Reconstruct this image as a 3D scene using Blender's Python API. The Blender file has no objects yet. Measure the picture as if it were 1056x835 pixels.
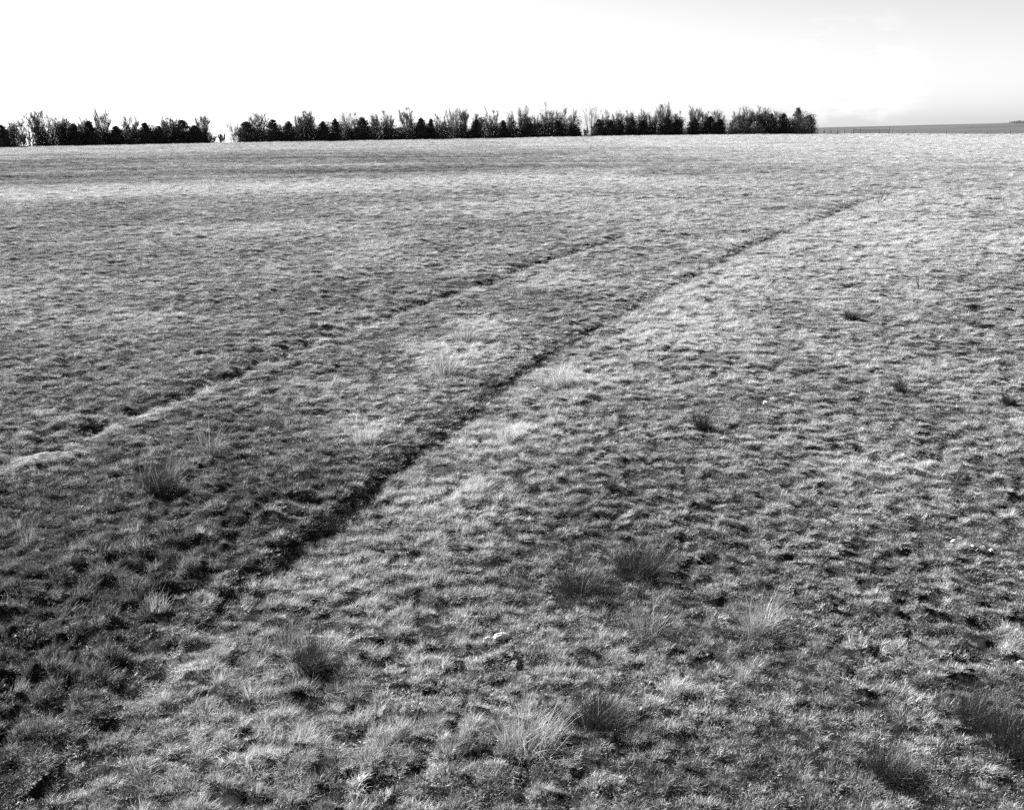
import bpy, math, random
import numpy as np
from mathutils import Matrix, Vector, Euler

R = math.radians
rng = np.random.default_rng(11)
random.seed(5)
scene = bpy.context.scene
col = scene.collection

# ------------------------------------------------------------------ helpers
def tag(o, label=None, cat=None, group=None, kind=None):
    if label: o['label'] = label
    if cat: o['category'] = cat
    if group: o['group'] = group
    if kind: o['kind'] = kind
    return o

def empty(name, loc, rz=0.0):
    o = bpy.data.objects.new(name, None)
    o.empty_display_size = 0.2
    o.location = loc
    o.rotation_euler = (0, 0, rz)
    col.objects.link(o)
    return o

def mesh_np(name, verts, faces, mat, smooth=False):
    """verts (n,3); faces: list of int arrays, each (m,k)"""
    me = bpy.data.meshes.new(name)
    verts = np.ascontiguousarray(verts, dtype=np.float32)
    me.vertices.add(len(verts))
    me.vertices.foreach_set('co', verts.ravel())
    loops = np.concatenate([f.ravel() for f in faces]).astype(np.int32)
    tot = np.concatenate([np.full(len(f), f.shape[1]) for f in faces]).astype(np.int32)
    st = np.concatenate([[0], np.cumsum(tot)[:-1]]).astype(np.int32)
    me.loops.add(len(loops)); me.loops.foreach_set('vertex_index', loops)
    me.polygons.add(len(tot))
    me.polygons.foreach_set('loop_start', st)
    me.polygons.foreach_set('loop_total', tot)
    if smooth:
        me.polygons.foreach_set('use_smooth', np.ones(len(tot), dtype=bool))
    me.update(calc_edges=True)
    if mat: me.materials.append(mat)
    return me

def obj(name, me, parent=None):
    o = bpy.data.objects.new(name, me)
    col.objects.link(o)
    if parent: o.parent = parent
    return o

def set_attr(me, name, arr, domain='POINT'):
    a = me.attributes.new(name, 'FLOAT', domain)
    a.data.foreach_set('value', np.ascontiguousarray(arr, dtype=np.float32))

def sstep(a, b, x):
    t = np.clip((x - a) / (b - a), 0, 1)
    return t * t * (3 - 2 * t)

def _hash(ix, iy, seed):
    h = (ix.astype(np.int64) * 374761393 + iy.astype(np.int64) * 668265263 + seed * 974711) & 0xFFFFFFFF
    h = ((h ^ (h >> 13)) * 1274126177) & 0xFFFFFFFF
    h = (h ^ (h >> 16)) & 0xFFFFFFFF
    return h

def noise(x, y, seed=0):
    """2-D gradient noise, about -1..1"""
    fx0 = np.floor(x); fy0 = np.floor(y)
    ix = fx0.astype(np.int64); iy = fy0.astype(np.int64)
    fx = x - fx0; fy = y - fy0
    u = fx * fx * fx * (fx * (fx * 6 - 15) + 10)
    v = fy * fy * fy * (fy * (fy * 6 - 15) + 10)
    def g(dx, dy):
        a = _hash(ix + dx, iy + dy, seed) * (2 * math.pi / 4294967296.0)
        return np.cos(a) * (fx - dx) + np.sin(a) * (fy - dy)
    n0 = g(0, 0) * (1 - u) + g(1, 0) * u
    n1 = g(0, 1) * (1 - u) + g(1, 1) * u
    return (n0 * (1 - v) + n1 * v) * 1.45

def fbm(x, y, scale, oct=3, seed=0, gain=0.5):
    s = 0; a = 1.0; t = 0
    for k in range(oct):
        s = s + a * noise(x / scale + 17.3 * k, y / scale - 9.1 * k, seed + k)
        t += a; a *= gain; scale *= 0.5
    return s / t

# ------------------------------------------------------------------ camera
CAMH = 3.2
F = 1056.0                      # focal length in photo pixels (photo is 1056 x 835)
PITCH, ROLL = R(15.33), R(-0.6)
cam_d = bpy.data.cameras.new('camera')
cam_d.sensor_fit = 'HORIZONTAL'; cam_d.sensor_width = 36.0; cam_d.lens = 36.0
cam_d.clip_start = 0.05; cam_d.clip_end = 12000
cam = bpy.data.objects.new('camera', cam_d)
col.objects.link(cam)
M_cam = Matrix.Rotation(math.pi / 2 - PITCH, 4, 'X') @ Matrix.Rotation(ROLL, 4, 'Z')
cam.matrix_world = Matrix.Translation((0, 0, CAMH)) @ M_cam
scene.camera = cam
_M3 = np.array(M_cam.to_3x3())

def ray(px, py):
    d = _M3 @ np.array([(px - 528) / F, -(py - 417.5) / F, -1.0])
    return d / np.linalg.norm(d)

def flat(px, py, z=0.0):
    d = ray(px, py); t = (z - CAMH) / d[2]
    return np.array([d[0] * t, d[1] * t])

# ------------------------------------------------------------------ the lie of the land
def curve(pts, n=40):
    P = np.array([flat(*p) for p in pts])
    seg = np.linalg.norm(np.diff(P, axis=0), axis=1)
    s = np.concatenate([[0], np.cumsum(seg)])
    # catmull-like smoothing through dense linear interpolation + running mean
    q = np.linspace(0, s[-1], n * len(pts))
    C = np.stack([np.interp(q, s, P[:, 0]), np.interp(q, s, P[:, 1])], 1)
    for _ in range(6):
        C[1:-1] = 0.25 * C[:-2] + 0.5 * C[1:-1] + 0.25 * C[2:]
    return C, np.concatenate([[0], np.cumsum(np.linalg.norm(np.diff(C, axis=0), axis=1))])

def side(x, y, cv, lim):
    """signed distance to a curve (+ on its right) and arc length; far points get (1e3, 0)"""
    C, S = cv
    sd = np.full(x.shape, 1e3); al = np.zeros(x.shape)
    lo = C.min(0) - lim; hi = C.max(0) + lim
    m = np.where((x > lo[0]) & (x < hi[0]) & (y > lo[1]) & (y < hi[1]))[0]
    for i0 in range(0, len(m), 20000):
        k = m[i0:i0 + 20000]
        dx = x[k, None] - C[None, :, 0]; dy = y[k, None] - C[None, :, 1]
        d2 = dx * dx + dy * dy
        j = np.argmin(d2, 1)
        jj = np.clip(j, 1, len(C) - 2)
        t = C[jj + 1] - C[jj - 1]
        ii = np.arange(len(k))
        cr = t[:, 0] * dy[ii, j] - t[:, 1] * dx[ii, j]
        sd[k] = np.sqrt(d2[ii, j]) * np.where(cr > 0, -1, 1)
        al[k] = S[j]
    return sd, al

TRAIL = curve([(-40, 905), (60, 796), (150, 700), (235, 618), (300, 568), (370, 513), (440, 458), (515, 400), (570, 362),
               (625, 331), (690, 294), (760, 260), (820, 234), (880, 211), (925, 199)])
RUT = curve([(-60, 512), (0, 488), (60, 460), (130, 432), (190, 411), (260, 380), (330, 350), (370, 338), (440, 311),
             (490, 297), (540, 275), (580, 265), (620, 253), (660, 240)])
RUT2 = curve([(640, 232), (700, 222), (750, 208), (790, 197), (820, 192)])

_et = np.array([-1.2, -0.5, -0.2, 0.0, 0.15, 0.3, 0.5, 1.2])
_er = np.array([190., 208., 226., 246., 268., 292., 318., 330.])
def edge_r(x, y):
    t = np.clip(x / np.maximum(y, 1e-3), -1.2, 1.2)
    return np.interp(t, _et, _er)

def base_z(x, y):
    """smooth relief: gentle swells, the field edge, the far rise on the right"""
    r = np.hypot(x, y)
    tr = x / np.maximum(y, 1e-3)
    z = -0.9 * sstep(0.22, 0.5, tr) * sstep(90, 300, r) * (y > 0) + 0.10 * fbm(x, y, 14, 2, 41) * sstep(6, 25, r) + 0.16 * fbm(x, y, 60, 2, 51) * sstep(40, 120, r)
    e = np.where(y > 1, edge_r(x, y), 300.)
    t = np.clip(x / np.maximum(y, 1e-3), -1.5, 1.5)
    zf = np.interp(t, [-0.5, 0.22, 0.30, 0.40, 0.50, 0.7], [-26, -11, -6.1, -3.4, -0.6, 2.0])
    beyond = np.maximum(r - e, 0)
    dip = -7.5 * sstep(0, 260, beyond)
    far = sstep(350, 1500, r)
    z = z + dip * (1 - far) + zf * far
    z = z - 0.03 * np.maximum(r - 1650, 0)
    return z

_tp = [(60, 796), (150, 700), (235, 618), (300, 568), (370, 513), (440, 458), (515, 400), (570, 362), (625, 331), (690, 294),
       (760, 260), (820, 234), (880, 211), (925, 199)]
_tam = [0.6, 0.45, 0.62, 0.95, 0.95, 0.74, 0.68, 0.62, 0.62, 0.62, 0.85, 0.65, 0.85, 0.0]
_tal = [TRAIL[1][np.argmin(np.sum((TRAIL[0] - flat(*q)) ** 2, 1))] for q in _tp]
def trail_fields(x, y):
    sd, al = side(x, y, TRAIL, 7.0)
    jag = 0.04 * fbm(x, y, 0.55, 3, 71)
    s = np.where(sd < 900, sd + jag, 1e3)
    L = TRAIL[1][-1]
    amp = np.interp(al, _tal, _tam) * (1.0 + 0.25 * fbm(al, al * 0, 1.7, 3, 77))
    amp = np.clip(amp, 0.05, 1.6)
    sr, ar = side(x, y, RUT, 3.0)
    s2 = np.where(sr < 900, sr + 0.07 * fbm(x, y, 0.4, 3, 72), 1e3)
    L2 = RUT[1][-1]
    amp2 = np.clip(sstep(0.9, 2.0, ar) * (1 - sstep(L2 - 3, L2, ar)) * (0.42 + 1.3 * fbm(ar, ar * 0, 0.45, 3, 78)), 0, 0.62 + 0.4 * sstep(3, 9, ar))
    s3, a3 = side(x, y, RUT2, 3.0)
    s3 = np.where(s3 < 900, s3 + 0.08 * fbm(x, y, 0.4, 3, 73), 1e3)
    return s, amp, s2, amp2, s3

_OCT = [0.10, 0.20, 0.40, 0.80, 1.6, 3.2, 6.4]
def hum(x, y):
    """hummock field, about -1..1: drives the bumps and the gaps between clumps.
    Sod is lumpy at every scale; the finest lumps are only worked out near by."""
    r = np.hypot(x, y)
    want = np.log2((0.085 + 0.0095 * r) / 0.10)
    out = np.zeros(x.shape); tot = np.zeros(x.shape)
    for k, sc in enumerate(_OCT):
        wgt = np.exp(-((want - k) / 1.15) ** 2) * (1.0 if k else 0.8)
        wgt = np.where(k > want, np.maximum(wgt, 0.22 * 0.8 ** np.maximum(k - want, 0)), wgt)
        m = wgt > 0.03
        if m.any():
            out[m] += wgt[m] * noise(x[m] / sc + 3.1 * k, y[m] / (sc * 0.8) - 7.7 * k, 300 + k)
            tot[m] += wgt[m] ** 2
    return out / np.sqrt(np.maximum(tot, 1e-6))

def leftness(x, y, s):
    """the rank, tussocky growth left of the trail at its near end"""
    return np.where(s > 900, (x < -1.2) * 1.0, 1 - sstep(-0.35, 0.0, s)) * (1 - sstep(6.0, 12.5, y))

def ground_z(x, y, fields=None, fine=True):
    z = base_z(x, y)
    s, amp, s2, amp2, s3 = fields if fields is not None else trail_fields(x, y)
    bank = 0.108 * (1 - sstep(-0.14, 0.12, s)) * np.exp(-(np.minimum(s, 0) / 4.2) ** 2)
    bank = bank - 0.020 * np.exp(-((s - 0.14) / 0.14) ** 2) + 0.03 * np.exp(-((s + 0.55) / 0.4) ** 2)
    z = z + amp * bank
    z = z + amp2 * (1 + 0.4 * sstep(10, 30, y)) * (0.10 * (1 - sstep(-0.08, 0.07, s2)) * np.exp(-(np.minimum(s2, 0) / 1.1) ** 2)
                    - 0.045 * np.exp(-((s2 - 0.16) / 0.16) ** 2))
    z = z + 0.08 * np.clip(0.5 + 1.5 * fbm(x, y, 2.0, 2, 79), 0, 1) * (1 - sstep(-0.1, 0.1, s3)) * np.exp(-(np.minimum(s3, 0) / 1.3) ** 2)
    if fine:
        r = np.hypot(x, y)
        z = z + (0.050 + 0.020 * sstep(6, 40, r)) * (1 + 0.8 * leftness(x, y, s)) * (1 - 0.7 * np.exp(-(s / 0.28) ** 2)) * np.clip(0.85 + 0.8 * fbm(x, y, 2.6, 2, 97), 0.35, 1.5) * hum(x, y) * (1 - sstep(90, 160, r)) + 0.016 * fbm(x, y, 0.08, 2, 99) * (1 - sstep(9, 16, r))
    return z

def gz(x, y):
    return float(ground_z(np.array([x], dtype=float), np.array([y], dtype=float))[0])

def on_ground(px, py):
    """the point of the relief seen at this place in the photograph"""
    d = ray(px, py)
    t = (0 - CAMH) / d[2] if d[2] < -1e-4 else 900
    for _ in range(12):
        x, y = d[0] * t, d[1] * t
        zz = gz(x, y)
        t2 = (zz - CAMH) / d[2]
        t = 0.5 * t + 0.5 * t2
    return d[0] * t, d[1] * t, gz(d[0] * t, d[1] * t)

# bare pale soil: the sandy lens in the old rut, the washed spot in the trail
_bp = [(flat(28, 480), (0.70, 0.25), 0.62), (flat(190, 680), (0.42, 0.17), 0.95), (flat(152, 712), (0.22, 0.10), 0.85),
       (flat(905, 480), (1.0, 0.22), 0.0), (flat(335, 655), (0.16, 0.1), 0.3)]
def bare(x, y, fields):
    s, amp, s2, amp2, s3 = fields
    b = np.zeros(x.shape)
    n = 0.75 * fbm(x, y, 0.30, 4, 121)
    for k, ((cx, cy), (a, c), ang) in enumerate(_bp):
        ca, sa = math.cos(ang), math.sin(ang)
        u = ((x - cx) * ca + (y - cy) * sa) / a; v = (-(x - cx) * sa + (y - cy) * ca) / c
        b = np.maximum(b, (1.0, 0.8, 0.7, 0.6, 0.4)[k] * (1 - sstep(0.55, 1.1, np.sqrt(u * u + v * v) + n)))
    b = np.maximum(b, 0.85 * np.exp(-((s2 - 0.17) / 0.09) ** 2) * np.clip(amp2 * 1.2 + 0.1 + 0.8 * fbm(x, y, 0.5, 2, 124), 0, 1))
    b = np.maximum(b, 0.25 * np.exp(-((s3 - 0.25) / 0.2) ** 2))
    return np.clip(b, 0, 1)

_band_l = np.array([flat(-60, 203), flat(150, 197), flat(330, 192), flat(480, 188), flat(640, 186), flat(760, 190)])
_straw = [(flat(468, 366), 0.75, 1.3, .34), (flat(490, 338), 0.7, 1.2, .26), (flat(376, 448), 0.40, 0.40, .36), (flat(585, 292), 1.2, 1.6, .22),
          (flat(522, 452), 0.45, 0.5, .30), (flat(585, 395), 0.7, 0.9, .30), (flat(700, 345), 1.3, 1.6, .24), (flat(470, 520), 0.8, 0.6, .18),
          (flat(760, 290), 1.6, 2.6, .24), (flat(900, 235), 4.0, 5.0, .20), (flat(980, 250), 3.0, 3.0, .20), (flat(870, 470), 0.7, 0.5, .16),
          (flat(540, 745), 0.42, 0.22, .26), (flat(700, 720), 0.40, 0.16, .22), (flat(360, 600), 0.5, 0.4, .20), (flat(240, 780), 0.4, 0.3, .16),
          (flat(470, 215), 6.0, 4.0, .16), (flat(300, 235), 4.5, 4.0, .14), (flat(620, 205), 5.0, 5.0, .14), (flat(100, 330), 1.5, 1.2, .14)]
def veg(x, y, fields):
    """paleness of the sward 0..1: straw against dark green growth, as it grows in patches"""
    s, amp, s2, amp2, s3 = fields
    r = np.hypot(x, y)
    v = 0.53 + 0.20 * fbm(x, y, 2.2, 3, 131) + 0.12 * fbm(x, y, 0.9, 2, 133) + 0.12 * fbm(x, y, 9, 2, 135)
    v = v + 0.16 * sstep(25, 90, r) * fbm(x * 0.35, y, 7, 3, 139)
    v = v + (0.10 + 0.10 * sstep(-0.15, 0.2, x / np.maximum(y, 0.1))) * sstep(4, 30, r) + 0.05 * sstep(60, 160, r)
    # fresh dark growth on the old roadbed left of the trail, near end; tone deepened for vignette and clump shade
    v = v - 0.47 * leftness(x, y, s) * (0.8 + 0.6 * fbm(x, y, 0.8, 2, 151))
    v = v - 0.05 * (1 - sstep(-3.0, -0.2, s)) * (1 - sstep(14, 24, y))
    # feathery straw patches
    pn = 0.6 * fbm(x, y, 0.7, 3, 161)
    for (qx, qy), qa, qb, qv in _straw:
        v = v + qv * (1 - sstep(0.35, 1.25, np.sqrt(((x - qx) / qa) ** 2 + ((y - qy) / qb) ** 2) + pn))
    # straw on the slope right of the trail
    v = v + (0.11 + 0.16 * sstep(12, 22, y)) * np.exp(-((s - 0.95) / 0.6) ** 2) * sstep(4, 9, y)
    v = v + 0.10 * np.exp(-((s - 3.0) / 2.5) ** 2) * sstep(16, 26, y)
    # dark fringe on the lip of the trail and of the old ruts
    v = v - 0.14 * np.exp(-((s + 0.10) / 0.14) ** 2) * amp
    v = v + 0.28 * np.exp(-((s2 - 0.22) / 0.14) ** 2) * sstep(0.5, 1.5, y) + 0.12 * np.exp(-((s3 - 0.4) / 0.3) ** 2)
    px_, py_ = flat(905, 482); v = v + 0.34 * np.exp(-((x - px_) / 0.75) ** 2 - ((y - py_) / 0.20) ** 2)
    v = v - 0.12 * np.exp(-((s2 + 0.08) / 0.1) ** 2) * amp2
    # straw belt across the far left of the field, greener belt beyond
    yb = np.interp(x, _band_l[:, 0], _band_l[:, 1])
    wob = 4.0 * fbm(x, y, 22, 2, 143)
    fade = 1 - sstep(4, 18, x)
    v = v + 0.42 * np.exp(-((y - yb + wob) / 5.5) ** 2) * fade
    v = v - 0.30 * sstep(8, 13, y - yb + wob) * (1 - sstep(60, 110, y - yb)) * (1 - sstep(-10, 40, x)) * (0.75 + 1.3 * fbm(x * 0.2, y, 7, 3, 147))
    v = v - 0.12 * (1 - sstep(-30, 0, x)) * sstep(22, 30, y) * (1 - sstep(44, 50, y))
    # darker green corner on the near right, lens vignette partly put into its tone
    v = v - 0.16 * sstep(1.3, 2.6, x) * (1 - sstep(4.6, 6.0, y))
    return np.clip(v, 0.02, 1.0)

# ------------------------------------------------------------------ materials (monochrome film: all neutral)
def nodes_of(name):
    m = bpy.data.materials.new(name); m.use_nodes = True
    nt = m.node_tree; nt.nodes.clear()
    return m, nt, nt.nodes, nt.links

def math_node(nt, op, a, b=None, clamp=False):
    n = nt.nodes.new('ShaderNodeMath'); n.operation = op; n.use_clamp = clamp
    for i, v in enumerate((a, b)):
        if v is None: continue
        if isinstance(v, (int, float)): n.inputs[i].default_value = v
        else: nt.links.new(v, n.inputs[i])
    return n.outputs[0]

def leafy(name, lo, hi, trans=0.35, rough_attr=True, instanced=True):
    """matte leaf: reflects and lets light through; grey from per-plant and per-blade values"""
    m, nt, N, L = nodes_of(name)
    out = N.new('ShaderNodeOutputMaterial')
    bl = N.new('ShaderNodeAttribute'); bl.attribute_name = 'blade'
    if instanced:
        pv = N.new('ShaderNodeAttribute'); pv.attribute_type = 'INSTANCER'; pv.attribute_name = 'pale'
        plant = pv.outputs['Fac']
    else:
        pv = N.new('ShaderNodeAttribute'); pv.attribute_type = 'OBJECT'; pv.attribute_name = 'pale'
        plant = pv.outputs['Fac']
    f = math_node(nt, 'ADD', plant, math_node(nt, 'MULTIPLY', math_node(nt, 'SUBTRACT', bl.outputs['Fac'], 0.5), 0.75), True)
    g = math_node(nt, 'POWER', f, 1.5)
    v = math_node(nt, 'ADD', math_node(nt, 'MULTIPLY', g, hi - lo), lo)
    c = N.new('ShaderNodeCombineColor')
    for i in range(3): L.new(v, c.inputs[i])
    d = N.new('ShaderNodeBsdfDiffuse'); t = N.new('ShaderNodeBsdfTranslucent')
    L.new(c.outputs[0], d.inputs[0]); L.new(c.outputs[0], t.inputs[0])
    mx = N.new('ShaderNodeMixShader'); mx.inputs[0].default_value = trans
    L.new(d.outputs[0], mx.inputs[1]); L.new(t.outputs[0], mx.inputs[2])
    gl = N.new('ShaderNodeBsdfGlossy'); gl.inputs['Roughness'].default_value = 0.45
    gl.inputs[0].default_value = (0.5, 0.5, 0.5, 1)
    m2 = N.new('ShaderNodeMixShader'); m2.inputs[0].default_value = 0.04
    L.new(mx.outputs[0], m2.inputs[1]); L.new(gl.outputs[0], m2.inputs[2])
    L.new(m2.outputs[0], out.inputs[0])
    return m

def noisy(name, lo, hi, scale, bump=0.0, rough=0.9, dist=0.02):
    m, nt, N, L = nodes_of(name)
    out = N.new('ShaderNodeOutputMaterial'); b = N.new('ShaderNodeBsdfPrincipled')
    tc = N.new('ShaderNodeTexCoord')
    n = N.new('ShaderNodeTexNoise'); n.inputs['Scale'].default_value = scale; n.inputs['Detail'].default_value = 6
    L.new(tc.outputs['Object'], n.inputs['Vector'])
    r = N.new('ShaderNodeValToRGB')
    r.color_ramp.elements[0].position = 0.3; r.color_ramp.elements[0].color = (lo, lo, lo, 1)
    r.color_ramp.elements[1].position = 0.7; r.color_ramp.elements[1].color = (hi, hi, hi, 1)
    L.new(n.outputs['Fac'], r.inputs[0]); L.new(r.outputs[0], b.inputs['Base Color'])
    b.inputs['Roughness'].default_value = rough
    b.inputs['Specular IOR Level'].default_value = 0.2
    if bump:
        bp = N.new('ShaderNodeBump'); bp.inputs['Strength'].default_value = bump; bp.inputs['Distance'].default_value = dist
        L.new(n.outputs['Fac'], bp.inputs['Height']); L.new(bp.outputs[0], b.inputs['Normal'])
    L.new(b.outputs[0], out.inputs[0])
    return m

def ground_material():
    m, nt, N, L = nodes_of('prairie_soil')
    out = N.new('ShaderNodeOutputMaterial'); b = N.new('ShaderNodeBsdfPrincipled')
    tc = N.new('ShaderNodeTexCoord')
    ba = N.new('ShaderNodeAttribute'); ba.attribute_name = 'bare'
    fa = N.new('ShaderNodeAttribute'); fa.attribute_name = 'far'
    va = N.new('ShaderNodeAttribute'); va.attribute_name = 'pale'
    n1 = N.new('ShaderNodeTexNoise'); n1.inputs['Scale'].default_value = 55; n1.inputs['Detail'].default_value = 8
    n1.inputs['Roughness'].default_value = 0.7
    n2 = N.new('ShaderNodeTexNoise'); n2.inputs['Scale'].default_value = 2.2; n2.inputs['Detail'].default_value = 5
    for n in (n1, n2): L.new(tc.outputs['Object'], n.inputs['Vector'])
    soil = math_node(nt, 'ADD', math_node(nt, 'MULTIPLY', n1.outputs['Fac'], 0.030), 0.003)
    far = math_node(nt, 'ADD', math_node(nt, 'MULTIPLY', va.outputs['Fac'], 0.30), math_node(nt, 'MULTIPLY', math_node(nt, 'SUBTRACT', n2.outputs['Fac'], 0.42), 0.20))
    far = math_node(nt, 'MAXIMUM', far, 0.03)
    sand = math_node(nt, 'ADD', math_node(nt, 'MULTIPLY', n1.outputs['Fac'], 0.24), 0.08)
    def mixf(f, a, c):
        mx = N.new('ShaderNodeMix'); mx.data_type = 'FLOAT'
        L.new(f, mx.inputs[0]); L.new(a, mx.inputs[2]); L.new(c, mx.inputs[3])
        return mx.outputs[0]
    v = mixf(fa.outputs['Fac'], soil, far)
    v = mixf(ba.outputs['Fac'], v, sand)
    c = N.new('ShaderNodeCombineColor')
    for i in range(3): L.new(v, c.inputs[i])
    L.new(c.outputs[0], b.inputs['Base Color'])
    b.inputs['Roughness'].default_value = 0.95; b.inputs['Specular IOR Level'].default_value = 0.1
    bp = N.new('ShaderNodeBump'); bp.inputs['Strength'].default_value = 1.0; bp.inputs['Distance'].default_value = 0.05
    L.new(n1.outputs['Fac'], bp.inputs['Height']); L.new(bp.outputs[0], b.inputs['Normal'])
    L.new(b.outputs[0], out.inputs[0])
    return m

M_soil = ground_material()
M_grass = leafy('dry_grass', 0.025, 0.60, 0.28)
M_tuft = leafy('bunch_grass', 0.025, 0.60, 0.28, instanced=False)
M_cedar = leafy('cedar_foliage', 0.012, 0.060, 0.12, instanced=False)
M_shrub = leafy('shrub_foliage', 0.03, 0.16, 0.2, instanced=False)
M_bark = noisy('cedar_bark', 0.03, 0.07, 6, 0.4)
M_twig = noisy('grey_bark', 0.05, 0.11, 5, 0.3)
M_palebark = noisy('pale_bark', 0.16, 0.28, 5, 0.3)
M_bone = noisy('bleached_stone', 0.30, 0.80, 70, 0.8, dist=0.01)
M_wood = noisy('weathered_wood', 0.06, 0.14, 9, 0.4)
M_stalk = noisy('dead_stalk', 0.30, 0.50, 20, 0.2)
M_darkstalk = noisy('dark_stalk', 0.05, 0.10, 20, 0.2)

# ------------------------------------------------------------------ ground: one polar sheet, fine in front
def build_ground():
    front = np.arange(-46, 46.001, 0.085)
    back = np.arange(48, 312, 4.0)
    ang = np.radians(np.concatenate([front, back]))
    rad = [0.25, 0.6, 1.0, 1.5, 2.0, 2.4]
    r = 2.6
    while r < 6000:
        rad.append(r)
        r *= 1.0042 if r < 60 else (1.007 if r < 340 else 1.05)
    rad = np.array(rad)
    A, Rr = np.meshgrid(ang, rad)
    x = (np.sin(A) * Rr).ravel(); y = (np.cos(A) * Rr).ravel()
    f = trail_fields(x, y)
    z = ground_z(x, y, f)
    na, nr = len(ang), len(rad)
    i = np.arange(nr - 1)[:, None] * na; j = np.arange(na)[None, :]
    jn = (j + 1) % na
    q = np.stack([i + j, i + jn, i + na + jn, i + na + j], -1).reshape(-1, 4)[:, ::-1]
    verts = np.stack([x, y, z], 1)
    verts = np.concatenate([verts, [[0, 0, gz(0.0, 0.0)]]])
    k = np.arange(na)
    tri = np.stack([(k + 1) % na, k, np.full(na, len(verts) - 1)], 1)
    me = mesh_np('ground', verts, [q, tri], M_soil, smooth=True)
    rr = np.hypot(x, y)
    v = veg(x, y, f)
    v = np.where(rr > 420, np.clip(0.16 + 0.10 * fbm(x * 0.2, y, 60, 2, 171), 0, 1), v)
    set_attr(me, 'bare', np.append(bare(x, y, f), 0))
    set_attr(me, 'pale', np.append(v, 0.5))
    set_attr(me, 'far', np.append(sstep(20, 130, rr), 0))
    o = obj('ground', me)
    tag(o, 'rough prairie ground with an old trail cut across it', 'ground', kind='structure')
build_ground()

# ------------------------------------------------------------------ grass
def blades(n, rad, lmin, lmax, wid, lean, curl, segs=3, up=0.0, seed=0):
    """n curved tapering blades rooted in a disc; returns verts, quads, tris, per-vertex blade value"""
    g = np.random.default_rng(seed)
    a = g.uniform(0, 2 * np.pi, n); rr = rad * np.sqrt(g.uniform(0, 1, n))
    bx, by = rr * np.cos(a), rr * np.sin(a)
    az = a + g.normal(0, 1.1, n)
    ln = g.uniform(lmin, lmax, n)
    th = np.clip(np.abs(g.normal(lean, 0.28, n)), 0.02, 1.5) - up          # angle from the vertical
    cu = g.normal(curl, 0.5, n)
    tw = g.normal(0, 0.5, n)
    w = wid * g.uniform(0.6, 1.3, n)
    px, py, pz = bx.copy(), by.copy(), np.full(n, -0.005)
    rows = []
    st = ln / segs
    for k in range(segs + 1):
        ww = w * (1 - (k / segs)) ** 0.7 * 0.5
        sx, sy = -np.sin(az + tw), np.cos(az + tw)
        if k < segs:
            rows.append(np.stack([px - sx * ww, py - sy * ww, pz], 1))
            rows.append(np.stack([px + sx * ww, py + sy * ww, pz], 1))
        else:
            rows.append(np.stack([px, py, pz], 1))
        px = px + np.sin(th) * np.cos(az) * st; py = py + np.sin(th) * np.sin(az) * st; pz = pz + np.cos(th) * st
        th = th + cu / segs; az = az + tw * 0.3
    nv = 2 * segs + 1
    V = np.stack(rows, 1).reshape(-1, 3)          # blade-major
    b0 = np.arange(n)[:, None] * nv
    quads = np.concatenate([b0 + np.array([[2 * k, 2 * k + 1, 2 * k + 3, 2 * k + 2]]) for k in range(segs - 1)])
    tris = b0 + np.array([[2 * segs - 2, 2 * segs - 1, 2 * segs]])
    val = np.repeat(g.uniform(0, 1, n), nv)
    return V, quads, tris, val

def join(parts):
    V, Q, T, A = [], [], [], []
    o = 0
    for v, q, t, a in parts:
        V.append(v); Q.append(q + o); T.append(t + o); A.append(a); o += len(v)
    return np.concatenate(V), np.concatenate(Q), np.concatenate(T), np.concatenate(A)

def tuft_mesh(name, parts, mat):
    v, q, t, a = join(parts)
    me = mesh_np(name, v, [q, t], mat)
    set_attr(me, 'blade', a)
    return me

protos = bpy.data.collections.new('grass_sources')     # sources for the scattered sward, never linked to the scene
kinds = []
for k in range(6):      # 0-5: short matted sod
    kinds.append([blades(84, 0.052, 0.016, 0.045, 0.0028, 0.75, 1.1, 3, seed=100 + k),
                  blades(24, 0.045, 0.03, 0.062, 0.0023, 0.5, 1.5, 4, seed=120 + k)])
for k in range(4):      # 6-9: small bunches
    kinds.append([blades(95, 0.042, 0.035, 0.080, 0.0024, 0.5, 1.2, 4, seed=140 + k),
                  blades(40, 0.07, 0.02, 0.055, 0.0026, 0.9, 0.8, 3, seed=150 + k)])
for k in range(3):      # 10-12: tall straw
    kinds.append([blades(75, 0.050, 0.06, 0.135, 0.0021, 0.38, 1.1, 4, seed=160 + k),
                  blades(50, 0.07, 0.03, 0.08, 0.0024, 0.8, 0.9, 3, seed=170 + k)])
for k in range(3):      # 13-15: low curly weeds
    kinds.append([blades(95, 0.060, 0.014, 0.036, 0.0048, 0.9, 2.0, 3, seed=180 + k)])
for k in range(3):      # 16-18: flattened litter and moss-like growth between the clumps
    kinds.append([blades(150, 0.095, 0.010, 0.030, 0.0034, 1.0, 0.8, 2, seed=190 + k),
                  blades(80, 0.095, 0.010, 0.026, 0.0030, 0.4, 1.2, 2, seed=195 + k)])
for k, parts in enumerate(kinds):
    o = bpy.data.objects.new('sward_%02d' % k, tuft_mesh('grass_source', parts, M_grass))
    protos.objects.link(o)

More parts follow.
